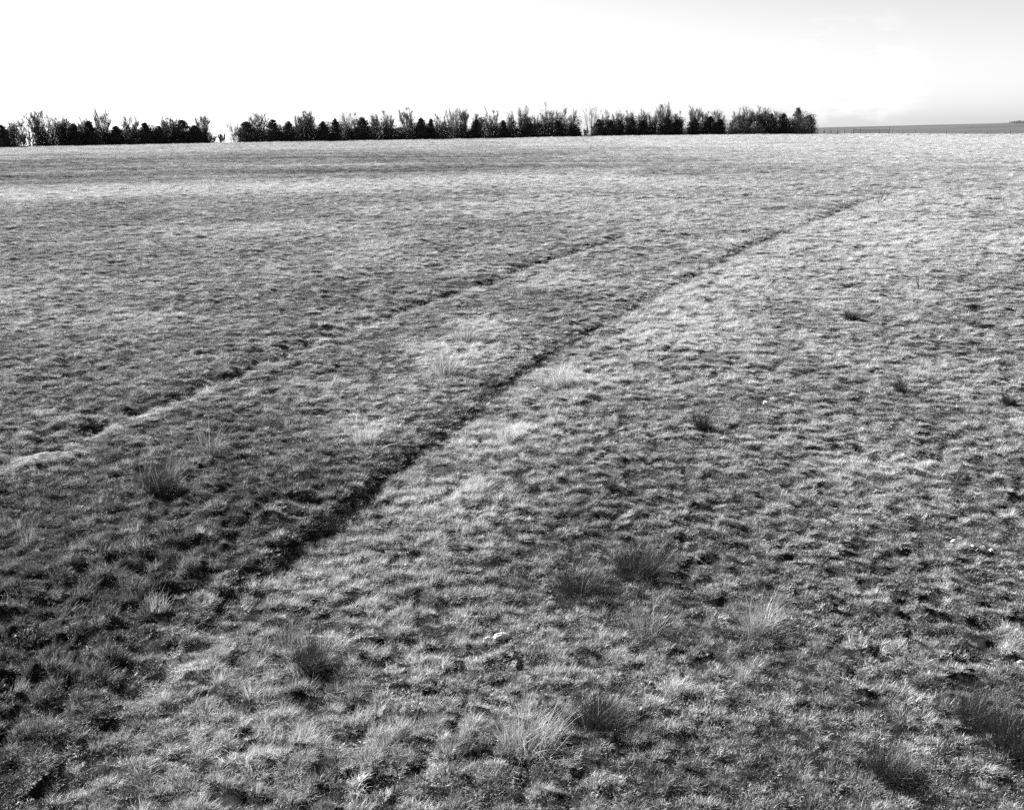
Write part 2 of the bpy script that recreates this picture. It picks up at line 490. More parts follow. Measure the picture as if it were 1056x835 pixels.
def scatter():
    D0 = 500.0
    rows = []
    rb = 2.4
    while rb < 330:
        r2 = rb * 1.06
        s = max(1.0, (math.sqrt(rb * r2) / 9.5)) ** 0.62
        half = R(46 if rb < 14 else 38)
        area = half * (r2 * r2 - rb * rb)
        n = int(area * D0 / s ** 2)
        rr = np.sqrt(rng.uniform(rb * rb, r2 * r2, n)); aa = rng.uniform(-half, half, n)
        rows.append(np.stack([rr * np.sin(aa), rr * np.cos(aa), np.full(n, s)], 1))
        rb = r2
    P = np.concatenate(rows)
    x, y, s = P.T
    r = np.hypot(x, y)
    f = trail_fields(x, y)
    v = veg(x, y, f); b = bare(x, y, f)
    h = hum(x, y)
    h2 = fbm(x, y, 1.3, 2, 201); h3 = fbm(x * 0.5, y, 4.0, 2, 205)
    # clump field: near, the hummocks; farther out, larger patches
    c = 0.62 * h + 0.16 * h2 + 0.25 * h3 * sstep(15, 60, r)
    lw = 1 - sstep(0.18, 0.42, v)
    keep = rng.uniform(0, 1, len(x)) < np.clip(0.66 - 0.10 * lw + 2.4 * c, 0.03, 1.0)
    keep &= rng.uniform(0, 1, len(x)) > np.clip(b * 1.15, 0, 0.92)
    ed = edge_r(x, y)
    keep &= r < ed + 6
    st = np.exp(-((f[0] - 0.05) / 0.13) ** 2) * f[1]              # the steep face carries little
    keep &= rng.uniform(0, 1, len(x)) > 0.12 * st
    lit = ~keep & (r < 45) & (rng.uniform(0, 1, len(x)) < 0.9) & (rng.uniform(0, 1, len(x)) > np.clip(b * 0.8, 0, .85))
    keep = keep | lit
    lit = lit[keep]
    x, y, s, r, v, c, h2 = (q[keep] for q in (x, y, s, r, v, c, h2))
    f = [q[keep] for q in f]
    n = len(x)
    z = ground_z(x, y, f)
    u = rng.uniform(0, 1, n)
    tall = np.clip(0.02 + 0.16 * sstep(0.55, 0.85, v) + 0.22 * np.exp(-((f[0] - 0.9) / 0.6) ** 2) + 0.22 * sstep(0.25, 0.6, fbm(x, y, 1.7, 2, 221)), 0, 0.6)
    weed = np.clip(0.30 + 0.30 * (1 - sstep(0.2, 0.5, v)) + 0.25 * sstep(0.1, 0.5, fbm(x, y, 3.1, 2, 231)), 0, 0.65)
    kind = rng.integers(0, 6, n)
    kind = np.where(u < tall, rng.integers(10, 13, n), kind)
    kind = np.where((u >= tall) & (u < tall + 0.25), rng.integers(6, 10, n), kind)
    kind = np.where(u > 1 - weed, rng.integers(13, 16, n), kind)
    kind = np.where(lit, rng.integers(16, 19, n), kind)
    size = 0.82 * s * rng.uniform(0.7, 1.3, n) * (1 + 0.25 * np.clip(c, -1, 1))
    hz = np.where(lit, 1.0, 0.82 + 0.75 * np.clip(c, -0.5, 0.7)) * rng.uniform(0.6, 1.1, n) * (1 + 0.10 * (s - 1)) * (1 + 0.8 * (1 - sstep(0.18, 0.42, v)) * sstep(-0.05, 0.25, c))
    pale = v + rng.normal(0, 1, n) * (0.14 - 0.06 * sstep(20, 80, r)) + 0.10 * np.clip(c, -1, 1)
    pale = np.where((kind >= 13) & (kind < 16), pale - 0.14, pale)
    pale = pale + rng.normal(0, 0.16, n) * (1 - sstep(0.15, 0.4, v))
    pale = np.where(lit, pale - 0.24 + rng.normal(0, 0.12, n), pale)  # litter toned down as well, to deepen the shade between clumps
    pale = np.where((kind >= 10) & (kind < 13), pale + 0.08, pale)
    pale = np.where(lit & (bare(x, y, f) > 0.25), pale + 0.45, pale)
    pale = np.where(rng.uniform(0, 1, n) < 0.06, pale * 0.35, pale)
    me = bpy.data.meshes.new('grass')
    me.vertices.add(n)
    me.vertices.foreach_set('co', np.stack([x, y, z - 0.002], 1).astype(np.float32).ravel())
    set_attr(me, 'pale', np.clip(pale, 0.0, 0.92))
    a = me.attributes.new('kind', 'INT', 'POINT'); a.data.foreach_set('value', kind.astype(np.int32))
    a = me.attributes.new('turn', 'FLOAT_VECTOR', 'POINT')
    tilt = rng.normal(0, 0.12, (n, 2))
    # each tuft follows the slope it grows on, then leans a little its own way
    e = 0.02 + 0.004 * r
    gx = (ground_z(x + e, y, f) - z) / e; gy = (ground_z(x, y + e, f) - z) / e
    k = np.where(lit, 1.0, 0.75)
    nx, ny = np.clip(-gx * k, -1.2, 1.2) + tilt[:, 0], np.clip(-gy * k, -1.2, 1.2) + tilt[:, 1]
    ln = np.sqrt(nx * nx + ny * ny + 1); nx, ny, nz = nx / ln, ny / ln, 1 / ln
    spin = rng.uniform(0, 6.283, n)
    mx = np.cos(spin) * nx + np.sin(spin) * ny; my = -np.sin(spin) * nx + np.cos(spin) * ny
    a.data.foreach_set('vector', np.stack([-np.arcsin(my), np.arctan2(mx, nz), spin], 1).astype(np.float32).ravel())
    a = me.attributes.new('size', 'FLOAT_VECTOR', 'POINT')
    a.data.foreach_set('vector', np.stack([size, size, hz], 1).astype(np.float32).ravel())
    print('grass tufts', n)
    o = obj('grass', me)
    tag(o, 'short dry prairie grass and low weeds covering the whole field', 'grass', kind='stuff')
    ng = bpy.data.node_groups.new('sward', 'GeometryNodeTree')
    ng.interface.new_socket('Geometry', in_out='INPUT', socket_type='NodeSocketGeometry')
    ng.interface.new_socket('Geometry', in_out='OUTPUT', socket_type='NodeSocketGeometry')
    N, L = ng.nodes, ng.links
    gi = N.new('NodeGroupInput'); go = N.new('NodeGroupOutput')
    ci = N.new('GeometryNodeCollectionInfo'); ci.inputs['Collection'].default_value = protos
    ci.inputs['Separate Children'].default_value = True; ci.inputs['Reset Children'].default_value = True
    ip = N.new('GeometryNodeInstanceOnPoints'); ip.inputs['Pick Instance'].default_value = True
    def na(name, typ):
        q = N.new('GeometryNodeInputNamedAttribute'); q.data_type = typ; q.inputs['Name'].default_value = name
        return q.outputs['Attribute']
    L.new(gi.outputs[0], ip.inputs['Points']); L.new(ci.outputs[0], ip.inputs['Instance'])
    L.new(na('kind', 'INT'), ip.inputs['Instance Index'])
    L.new(na('turn', 'FLOAT_VECTOR'), ip.inputs['Rotation'])
    L.new(na('size', 'FLOAT_VECTOR'), ip.inputs['Scale'])
    L.new(ip.outputs[0], go.inputs[0])
    md = o.modifiers.new('sward', 'NODES'); md.node_group = ng
scatter()

# ------------------------------------------------------------------ single tall bunches one can point to
def bunch(px, py, wpx, hpx, pale, label, stalks=0, n=150):
    x, y, z = on_ground(px, py)
    dist = math.sqrt(x * x + y * y + (CAMH - z) ** 2)
    w = wpx / F * dist; h = hpx / F * dist
    sd = int(px * 7 + py)
    bw = max(0.0024, 0.0007 * dist / 2.2)
    h *= 1.35; n = int(n * 3.0) if pale < .2 else int(n * 1.8)
    parts = [blades(n, w * 0.22, h * 0.55, h * 1.15, bw, 0.38, 0.7, 4, seed=sd),
             blades(n // 2, w * 0.36, h * 0.25, h * 0.6, bw * 1.1, 0.75, 0.9, 3, seed=sd + 1)]
    t = empty('grass_bunch', (x, y, z - 0.02), random.uniform(0, 6))
    o = obj('blades', tuft_mesh('blades', parts, M_tuft), t)
    o['pale'] = pale - 0.40 if pale < 0.2 else pale
    if stalks:
        p2 = [blades(stalks, w * 0.3, h * 0.9, h * 1.3, bw * 1.0, 0.2, 0.25, 4, seed=sd + 2)]
        s = obj('seed_stalks', tuft_mesh('seed_stalks', p2, M_tuft), t); s['pale'] = min(1, pale + 0.45)
    tag(t, label, 'grass tuft', 'tall grass bunches in the field')

for b in [
    (598, 612, 86, 36, 0.10, 'dark bushy grass bunch left of its twin, just right of the trail middle', 6, 260),
    (656, 592, 92, 38, 0.10, 'dark spiky grass bunch casting a black shadow, right of its lower twin', 8, 260),
    (545, 770, 115, 38, 0.56, 'broad pale grass bunch at the bottom centre below the white stone', 14, 300),
    (618, 752, 70, 42, 0.14, 'dark upright grass bunch just right of the broad pale bunch at bottom centre', 8, 240),
    (665, 655, 60, 40, 0.34, 'loose grey grass bunch below the pair of dark bunches', 8, 170),
    (782, 652, 52, 34, 0.55, 'pale grass bunch with fanned blades standing alone right of centre', 8, 220),
    (724, 442, 24, 20, 0.10, 'small dark grass bunch alone on the right slope, near the small white chip', 3, 130),
    (462, 386, 44, 25, 0.60, 'tall straw coloured grass bunch on the bank left of the trail', 14, 200),
    (478, 352, 36, 18, 0.56, 'pale leaning grass bunch on the bank, behind the tallest straw bunch', 6, 160),
    (378, 456, 42, 20, 0.75, 'bright pale rounded grass bunch left of the dark trail cut', 4, 220),
    (522, 457, 34, 26, 0.84, 'bright pale grass bunch close to the right edge of the trail', 4, 200),
    (580, 396, 46, 22, 0.84, 'wide low pale grass bunch right of the trail, beyond its bend', 4, 200),
    (165, 505, 66, 28, 0.16, 'dark bunch with thin pale stalks left of the trail', 16, 220),
    (215, 470, 40, 30, 0.30, 'grey bunch with sparse stalks right of the dark stalky bunch', 10, 140),
    (322, 690, 50, 34, 0.16, 'dark ragged grass bunch at lower left, right of the sandy washed spot', 6, 190),
    (1010, 745, 80, 30, 0.14, 'large dark grass bunch near the lower right corner', 6, 240),
    (1046, 775, 70, 40, 0.12, 'dark grass bunch cut by the right edge near the bottom corner', 4, 220),
    (915, 800, 60, 30, 0.14, 'low dark grass bunch at the bottom, left of the corner bunches', 4, 190),
    (298, 668, 40, 30, 0.30, 'small grey bunch beside the dark ragged one at lower left', 4, 140),
    (878, 330, 22, 11, 0.06, 'small dark bushy clump far up the right slope', 0, 130),
    (1000, 337, 30, 9, 0.06, 'flat dark clump near the right edge, level with the far slope clump', 0, 130),
    (928, 405, 22, 14, 0.08, 'small dark clump right of centre on the open slope', 0, 120),
    (1040, 417, 22, 13, 0.08, 'dark clump at the right edge of the open slope', 0, 120),
    (535, 500, 20, 14, 0.12, 'little dark clump right of the trail, below the bright pale bunch', 0, 110),
    (630, 505, 18, 16, 0.12, 'little dark clump with a notch, on open slope right of the trail', 0, 110),
]:
    bunch(*b)

# ------------------------------------------------------------------ stems: dead weed, fallen stick
def tube_mesh(name, segs, mat, sides=4):
    """segs: (p0, p1, r0, r1)"""
    s = np.array([np.concatenate([a, b, [c, d]]) for a, b, c, d in segs])
    p0, p1, r0, r1 = s[:, :3], s[:, 3:6], s[:, 6], s[:, 7]
    d = p1 - p0; d /= np.maximum(np.linalg.norm(d, axis=1, keepdims=True), 1e-9)
    ref = np.where(np.abs(d[:, 2:3]) > 0.9, np.array([[1., 0, 0]]), np.array([[0, 0, 1.]]))
    u = np.cross(d, ref); u /= np.linalg.norm(u, axis=1, keepdims=True)
    w = np.cross(d, u)
    V = []
    for k in range(sides):
        a = 2 * math.pi * k / sides
        o = u * math.cos(a) + w * math.sin(a)
        V.append(p0 + o * r0[:, None]); V.append(p1 + o * r1[:, None])
    V = np.stack(V, 1).reshape(-1, 3)
    b = np.arange(len(s))[:, None] * (2 * sides)
    Q = np.concatenate([b + np.array([[2 * k, 2 * ((k + 1) % sides), 2 * ((k + 1) % sides) + 1, 2 * k + 1]]) for k in range(sides)])
    caps = b + np.array([[2 * k + 1 for k in range(sides)]])
    return mesh_np(name, V, [Q, caps], mat)

def branchy(g, p, d, ln, r, depth, segs, spread, kids, up=0.15):
    n = 3 if depth > 0 else 2
    q = p.copy(); rr = r
    pts = []
    for k in range(n):
        d2 = d + g.normal(0, 0.13, 3); d2[2] += up * 0.3; d2 /= np.linalg.norm(d2)
        q2 = q + d2 * ln / n; r2 = rr * 0.84
        segs.append((q, q2, rr, r2)); q = q2; rr = r2; d = d2; pts.append(q2)
    if depth == 0: return
    m = kids[depth - 1]
    for k in range(m):
        t = g.uniform(0.30, 1.0); base = pts[min(n - 1, int(t * n))]
        dv = d + g.normal(0, spread, 3); dv[2] += up; dv /= np.linalg.norm(dv)
        branchy(g, base, dv, ln * g.uniform(0.45, 0.8), max(rr * 0.62, r * 0.3), depth - 1, segs, spread, kids, up)

def weed(px, py, hpx, mat, label, seed, kids=(2, 4)):
    x, y, z = on_ground(px, py)
    dist = math.hypot(x, y); h = hpx / F * dist
    g = np.random.default_rng(seed); segs = []
    for k in range(3):
        d = np.array([g.normal(0, 0.45), g.normal(0, 0.3), 1.0]); d /= np.linalg.norm(d)
        branchy(g, np.zeros(3), d, h * 0.65, 0.004 + 0.0004 * dist, 2, segs, 0.4, kids)
    o = obj('dead_weed', tube_mesh('dead_weed', segs, mat)); o.location = (x, y, z - 0.02)
    tag(o, label, 'weed', 'branching dead weeds')
weed(905, 210, 15, M_darkstalk, 'dark forked dead weed standing at the far end of the trail', 3)
weed(947, 298, 16, M_darkstalk, 'thin dark dead weed on the far right slope', 7)

def stick():
    x, y, z = on_ground(412, 466); segs = []
    a = np.array([-0.10, -0.03, 0.03]); b = np.array([0.05, 0.02, 0.05]); c = np.array([0.20, 0.12, 0.04])
    segs += [(a, b, 0.006, 0.005), (b, c, 0.005, 0.003), (b, b + np.array([0.08, -0.03, 0.04]), 0.004, 0.002),
             (a, a + np.array([-0.08, -0.05, -0.03]), 0.006, 0.005)]
    o = obj('fallen_stick', tube_mesh('fallen_stick', segs, M_stalk, 6)); o.location = (x, y, z + 0.05)
    tag(o, 'pale forked stick lying on the dark edge of the trail', 'stick')
stick()

# ------------------------------------------------------------------ white stones
def rock_mesh(sx, sy, sz, seed):
    import bmesh
    bm = bmesh.new(); bmesh.ops.create_icosphere(bm, subdivisions=3, radius=1.0)
    co = np.array([v.co[:] for v in bm.verts])
    n = 0.30 * noise(co[:, 0] * 1.6 + seed, co[:, 1] * 1.6 + co[:, 2] * 1.1, seed) + 0.14 * noise(co[:, 0] * 4 + co[:, 2] * 3, co[:, 1] * 4 - seed, seed + 3)
    co = co * (1 + n)[:, None] * np.array([sx, sy, sz])
    co[:, 2] = np.maximum(co[:, 2], -0.45 * sz)
    for v, c in zip(bm.verts, co): v.co = c
    me = bpy.data.meshes.new('white_stone'); bm.to_mesh(me); bm.free(); me.materials.append(M_bone)
    return me
for px, py, sx, sy, sz, rz, up, lab in [
    (520, 660, 0.085, 0.026, 0.024, 0.45, 0.03, 'largest bleached white stone lying in the grass at centre front'),
    (503, 663, 0.026, 0.014, 0.014, 0.6, 0.03, 'small white chip touching the left end of the largest stone'),
    (791, 421, 0.060, 0.03, 0.03, 0.2, 0.06, 'flat white chip alone in the middle of the right slope'),
    (984, 562, 0.028, 0.02, 0.02, 0.2, 0.03, 'leftmost white pebble of the scatter at the right'),
    (1003, 566, 0.020, 0.014, 0.015, 0.9, 0.03, 'second white pebble from the left in the scatter at the right'),
    (1013, 568, 0.024, 0.014, 0.015, 0.1, 0.03, 'third white pebble from the left in the scatter at the right'),
    (1022, 571, 0.016, 0.014, 0.014, 0.1, 0.03, 'rightmost white pebble of the scatter at the right'),
    (1052, 687, 0.016, 0.014, 0.014, 0.1, 0.03, 'tiny white pebble at the right edge, below the scatter'),
]:
    x, y, z = on_ground(px, py)
    o = obj('white_stone', rock_mesh(sx, sy, sz, int(px))); o.location = (x, y, z + up); o.rotation_euler = (0.1, 0.15, rz)
    tag(o, lab, 'stone', 'bleached white stones in the grass')

# ------------------------------------------------------------------ the windbreak
def trunk_mesh(h, r0, r1, mat, seed):
    g = np.random.default_rng(seed); segs = []; p = np.array([0, 0, -0.3]); n = 5
    for k in range(n):
        q = np.array([g.normal(0, 0.02) * h, g.normal(0, 0.02) * h, h * (k + 1) / n])
        segs.append((p, q, r0 + (r1 - r0) * k / n, r0 + (r1 - r0) * (k + 1) / n)); p = q
    return tube_mesh('trunk', segs, mat, 7), p

def bare_crown(h, w, dens, g, tip, tw):
    """limbs fanned from low on the trunk, branches and many fine twigs"""
    segs = []
    nl = 8 + int(dens * 5)
    for k in range(nl):
        a = 2 * math.pi * (k + g.uniform(-.3, .3)) / nl
        b = np.array([0, 0, h * g.uniform(0.03, 0.22)]) if k % 3 == 0 else np.array([math.cos(a) * w * 0.16, math.sin(a) * w * 0.16, -0.1])
        topz = h * g.uniform(0.66, 1.0) * (1.0 if k % 3 else 0.97)
        rad = w * 0.5 * math.sqrt(g.uniform(0.02, 0.95))
        end = np.array([math.cos(a) * rad, math.sin(a) * rad, topz * (1 - 0.22 * (rad / (w * 0.5)) ** 2)])
        mid = b + (end - b) * 0.45 + np.array([math.cos(a) * rad * 0.05, math.sin(a) * rad * 0.05, 0])
        P = [b + (mid - b) * t for t in (0, .5, 1)] + [mid + (end - mid) * t for t in (.25, .5, .75, 1)]
        P = [np.array(p) + g.normal(0, 0.012 * h, 3) * (i > 0) for i, p in enumerate(P)]
        r0 = 0.007 * h + 0.015
        for i in range(len(P) - 1):
            segs.append((P[i], P[i + 1], r0 * (1 - i / 7.5), r0 * (1 - (i + 1) / 7.5)))
        nb = int(12 + 8 * dens)
        for j in range(nb):
            t = g.uniform(0.05, 1.0) * (len(P) - 1); i = min(int(t), len(P) - 2)
            q = P[i] + (P[i + 1] - P[i]) * (t - i)
            aa = a + g.normal(0, 1.2)
            d = np.array([math.cos(aa) * 0.5, math.sin(aa) * 0.5, g.uniform(0.6, 1.4)]); d /= np.linalg.norm(d)
            ln = h * g.uniform(0.10, 0.22) * (1.15 - 0.5 * t / 6)
            e = q + d * ln
            segs.append((q, e, tw * 1.6, tw))
            for m in range(int(9 + 9 * dens)):
                u = g.uniform(0.2, 1.0); s = q + d * ln * u
                d2 = d * 0.9 + g.normal(0, 0.42, 3); d2[2] += 0.3; d2 /= np.linalg.norm(d2)
                segs.append((s, s + d2 * h * g.uniform(0.04, 0.11), tw * 0.9, tw * 0.5))
    # keep to the height and width read from the photo
    S = np.array([s[1] for s in segs]); zmax = np.percentile(S[:, 2], 99.5)
    k = h / zmax
    return [(a * [1, 1, k], b * [1, 1, k], c, d) for a, b, c, d in segs]

def leaf_cloud(P, size, g):
    n = len(P)
    A = g.normal(0, 1, (n, 3)); A /= np.linalg.norm(A, axis=1, keepdims=True)
    B = g.normal(0, 1, (n, 3)); B = np.cross(A, B); B /= np.linalg.norm(B, axis=1, keepdims=True)
    s = size * g.uniform(0.5, 1.3, (n, 1))
    V = np.stack([P - A * s, P + B * s * 0.55, P + A * s * 1.1, P - B * s * 0.5], 1).reshape(-1, 3)
    Q = np.arange(4 * n).reshape(n, 4)
    return V, Q, np.repeat(g.uniform(0, 1, n), 4)

def cedar_points(h, w, g, shape, n):
    """points in boughs that follow a cone (shape 0) .. dome (shape 1) outline"""
    nb = 95
    zb = g.uniform(0.0, 1.0, nb) ** 1.15
    rad = (1 - shape) * (1 - zb) ** 0.75 + shape * np.clip(1 - zb ** 1.9, 0, 1) ** 0.62
    rad = np.clip(rad, 0.03, 1) * g.uniform(0.72, 1.15, nb)
    az = g.uniform(0, 2 * math.pi, nb)
    P = []
    for z, rr, a in zip(zb, rad, az):
        m = n // nb
        t = np.sqrt(g.uniform(0.02, 1, m))
        c = np.stack([np.cos(a) * rr * w / 2 * t, np.sin(a) * rr * w / 2 * t, np.full(m, z * h * 0.95) + t * 0.07 * h * (1 - 0.6 * z)], 1)
        c += g.normal(0, 1, (m, 3)) * np.array([0.10 * w, 0.10 * w, 0.035 * h]) * (0.45 + 0.5 * (1 - z))[..., None] if np.ndim(z) else g.normal(0, 1, (m, 3)) * np.array([0.085 * w, 0.085 * w, 0.032 * h]) * (0.4 + 0.6 * (1 - z))
        P.append(c)
    # the close inner mass of the crown, lumpy at its edge
    m = int(n * 0.7)
    z = g.uniform(0, 1, m) ** 1.1; a = g.uniform(0, 2 * math.pi, m)
    rr = (1 - shape) * (1 - z) ** 0.75 + shape * np.clip(1 - z ** 1.9, 0, 1) ** 0.62
    rr = rr * (0.80 + 0.42 * noise(a * 1.3 + 5 * w, z * 5.0 + 3 * h, 61)) * np.sqrt(g.uniform(0, 1, m))
    P.append(np.stack([np.cos(a) * rr * w / 2, np.sin(a) * rr * w / 2, z * h * 0.98], 1))
    P = np.concatenate(P)
    P[:, 2] = np.maximum(P[:, 2], 0.02)
    return P

WORDS = ['first', 'second', 'third', 'fourth', 'fifth', 'sixth', 'seventh', 'eighth', 'ninth', 'tenth', 'eleventh', 'twelfth',
         'thirteenth', 'fourteenth', 'fifteenth', 'sixteenth', 'seventeenth', 'eighteenth', 'nineteenth', 'twentieth',
         'twenty-first', 'twenty-second', 'twenty-third', 'twenty-fourth']

# (kind, x, top y, width in photo pixels, look, shape or twig density)
TREES = [
    ('c', 3, 128.5, 17, 'dark rounded', .8), ('b', 15.5, 123, 11, 'small thin', .5), ('b', 31, 115, 18, 'forked spreading', .6),
    ('b', 41, 112.5, 14, 'tall upright', .9), ('b', 55, 115, 17, 'pale open', .35), ('b', 65.5, 119, 13, 'dense dark', 1.),
    ('c', 77.5, 127, 13, 'narrow pointed', .3), ('b', 87, 120, 14, 'greyish', .8), ('c', 94, 124.5, 14, 'rounded', .8),
    ('b', 108, 111.5, 17, 'tall vase shaped', .9), ('c', 121, 130, 14, 'short domed', .9), ('b', 136, 118.5, 18, 'dense dark', 1.),
    ('c', 151, 126.5, 17, 'cone shaped', .3), ('c', 164.5, 130, 13, 'short domed', .9), ('b', 173, 120, 14, 'upright', .8),
    ('b', 182, 120.5, 13, 'grey twiggy', .8), ('c', 189.5, 123.5, 19, 'broad domed', .9), ('c', 202, 129, 14, 'low rounded', .9),
    ('b', 211, 118.5, 13, 'narrow upright', .9),
    ('b', 241, 126, 10, 'small pale thin', .3), ('c', 256, 125, 22, 'broad domed', 1.), ('b', 268, 115, 21, 'wide fuzzy', 1.),
    ('c', 282, 123, 18, 'rounded', 1.), ('c', 298.5, 125, 18, 'cone shaped', .35), ('b', 309.5, 118.5, 10, 'narrow', .8),
    ('b', 319, 112.5, 12, 'tall columnar', 1.), ('c', 334, 125, 14, 'pointed', .4), ('c', 346.5, 122, 12, 'narrow pointed', .2),
    ('b', 358, 114.5, 14, 'pale upright', .6), ('b', 370, 115, 12, 'upright', .7), ('c', 375, 121, 17, 'rounded', .8),
    ('b', 387, 116.5, 11, 'narrow', .6), ('b', 401, 113.5, 14, 'cone shaped', .9), ('b', 420, 110, 17, 'tall dark', 1.),
    ('c', 434.5, 121.5, 15, 'rounded', .7), ('c', 445, 122.5, 11, 'narrow pointed', .3), ('b', 454, 117, 15, 'grey spreading', .8),
    ('b', 468, 110.5, 14, 'tall pale', .8), ('b', 478.5, 110.5, 12, 'tall upright', .8), ('c', 491, 123, 13, 'pointed', .4),
    ('b', 493, 116.5, 11, 'narrow', .7), ('b', 507.5, 111, 18, 'spreading', .7), ('c', 519, 124, 11, 'narrow domed', .7),
    ('b', 527, 114.5, 11, 'narrow upright', .7), ('b', 541, 108.5, 15, 'tall upright', .9), ('c', 545, 125.5, 17, 'domed', .9),
    ('b', 553, 118, 13, 'short spreading', .5), ('b', 566, 105, 19, 'tallest wide', .8), ('c', 575, 124, 14, 'rounded', .8),
    ('b', 580, 110, 13, 'upright', .6), ('b', 590.5, 111.5, 8, 'thin', .5), ('c', 592, 129.5, 15, 'short domed', .9),
    ('b', 610, 106.5, 18, 'large pale open', .3), ('c', 617.5, 123, 14, 'rounded', .7), ('b', 624, 113, 10, 'thin', .6),
    ('c', 629, 123.5, 14, 'domed', .8), ('b', 637, 113.5, 11, 'upright', .6), ('c', 638, 123, 14, 'cone shaped', .4),
    ('b', 648.5, 113, 9, 'narrow', .6), ('c', 651, 122, 14, 'cone shaped', .35), ('b', 663, 112.5, 10, 'narrow upright', .8),
    ('c', 663, 124, 13, 'rounded', .8), ('b', 673, 114.5, 12, 'grey', .7), ('b', 684, 105.5, 16, 'tall fuzzy', 1.),
    ('c', 687, 121, 15, 'domed', .8), ('b', 698, 114.5, 13, 'upright', .9), ('c', 698, 123, 17, 'cone shaped', .5),
    ('b', 716, 109, 12, 'tall upright', .9), ('c', 715, 121, 15, 'broad', .6), ('b', 726, 114.5, 10, 'narrow', .8),
    ('c', 732, 119.5, 13, 'tall domed', .6), ('b', 740, 113, 13, 'fuzzy', .8), ('c', 741.5, 122, 14, 'cone shaped', .5),
    ('b', 760, 111.5, 12, 'grey upright', .8), ('s', 761, 124, 17, 'light grey rounded', 1.), ('b', 769, 109.5, 12, 'tall twiggy', .9),
    ('c', 772, 122, 13, 'dark domed', .8), ('b', 780, 109.5, 13, 'tall twiggy', 1.), ('s', 779, 125.5, 14, 'light grey low', 1.),
    ('b', 787.5, 110.5, 10, 'narrow twiggy', .8), ('c', 794.5, 117, 14, 'tall dark', .6), ('b', 797, 112.5, 9, 'thin', .5),
    ('c', 807, 117, 15, 'tall domed', .8), ('c', 822, 110.5, 17, 'grey cone shaped', .15), ('c', 833, 118.5, 16, 'grey rounded', 1.),
]
STRETCH = [(0, 218, 'leftmost tree stretch'), (218, 601, 'long middle tree stretch'), (601, 707, 'stretch after middle gap'),
           (707, 748, 'small clump between gaps'), (748, 900, 'right-hand end clump')]
KINDN = {'b': 'bare tree', 'c': 'evergreen', 's': 'leafy shrub'}
def base_y(x):
    return float(np.interp(x, [0, 130, 260, 420, 530, 640, 740, 840], [148.3, 147.2, 145.8, 143.0, 141.2, 139.8, 138.2, 136.4]))

counts = {}
for (k, x, ty, w, look, par) in sorted(TREES, key=lambda t: t[1]):
    st = next(s for s in STRETCH if s[0] <= x < s[1])
    i = counts.get((k, st[2]), 0); counts[(k, st[2])] = i + 1
    g = np.random.default_rng(int(x * 13) + ord(k))
    d = ray(x, base_y(x)); tt = math.hypot(d[0], d[1]); ux, uy = d[0] / tt, d[1] / tt
    dist = float(edge_r(np.array([ux]), np.array([uy]))[0]) + {'b': 7.0, 'c': 3.0, 's': 1.0}[k] + g.uniform(0, 2.5)
    X, Y = ux * dist, uy * dist; Z = gz(X, Y)
    pz = CAMH + dist * (ray(x, ty)[2] / math.hypot(*ray(x, ty)[:2]))
    h = pz - Z; W = w / F * dist
    name = {'b': 'bare_tree', 'c': 'cedar_tree', 's': 'shrub'}[k]
    t = empty(name, (X, Y, Z), 0)
    noun = {'b': 'leafless tree', 'c': 'cedar', 's': 'shrub'}[k]
    lab = '%s %s, %s %s from left in the %s' % (look, noun, WORDS[i], KINDN[k], st[2])
    lab = lab.replace('trees of trees', 'trees')
    if len(lab.split()) > 16: print('LONG', lab)
    tag(t, lab, {'b': 'tree', 'c': 'tree', 's': 'shrub'}[k], 'trees of the windbreak')
    if k == 'b':
        mt = M_palebark if 'pale' in look else M_twig
        tm, _ = trunk_mesh(h * 0.42, 0.020 * h + 0.03, 0.008 * h, mt, int(x))
        obj('trunk', tm, t)
        c = obj('crown', tube_mesh('crown', bare_crown(h, W, par, g, 1, 0.0105 if par > .5 else 0.010), mt, 3), t)
    else:
        mt = M_bark
        tm, _ = trunk_mesh(h * 0.8, 0.022 * h + 0.03, 0.01 * h, mt, int(x)); obj('trunk', tm, t)
        P = cedar_points(h, W * 1.2, g, 0.15 + 0.85 * par, 4200)
        V, Q, A = leaf_cloud(P, 0.12, g)
        grey = 'grey' in look
        me = mesh_np('crown', V, [Q], M_shrub if grey else M_cedar); set_attr(me, 'blade', A)
        c = obj('crown', me, t); c['pale'] = 0.75 if k == 's' else 0.5

# dark brush along the feet of the trees: grows together, nobody could count it
def brush():
    V, Q, A = [], [], []; o = 0
    g = np.random.default_rng(77)
    gaps = [(9, 12), (20, 38), (52, 57), (215, 248), (597.5, 611), (703.5, 711.5), (747, 753), (838, 999)]
    for x in np.arange(-12, 838, 1.8):
        if any(a < x < b for a, b in gaps): continue
        d = ray(x, base_y(x)); tt = math.hypot(d[0], d[1]); ux, uy = d[0] / tt, d[1] / tt
        dist = float(edge_r(np.array([ux]), np.array([uy]))[0]) + g.uniform(6, 12)
        X, Y = ux * dist, uy * dist; Z = gz(X, Y)
        hh = max(1.3, (g.uniform(2.0, 4.1) + 1.3 * float(noise(np.array([x / 17.0]), np.array([3.3]), 5)[0]))) * dist / 230; n = 620
        P = np.stack([X + g.normal(0, 0.55, n), Y + g.normal(0, 0.7, n), Z + hh * g.uniform(0, 1, n) ** 1.25], 1)
        v, q, a = leaf_cloud(P, 0.13, g)
        V.append(v); Q.append(q + o); A.append(a); o += len(v)
    me = mesh_np('undergrowth', np.concatenate(V), [np.concatenate(Q)], M_cedar)
    set_attr(me, 'blade', np.concatenate(A))
    b = obj('undergrowth', me); b['pale'] = 0.45
    tag(b, 'dark tangled undergrowth filling the feet of the windbreak trees', 'undergrowth', kind='stuff')
brush()

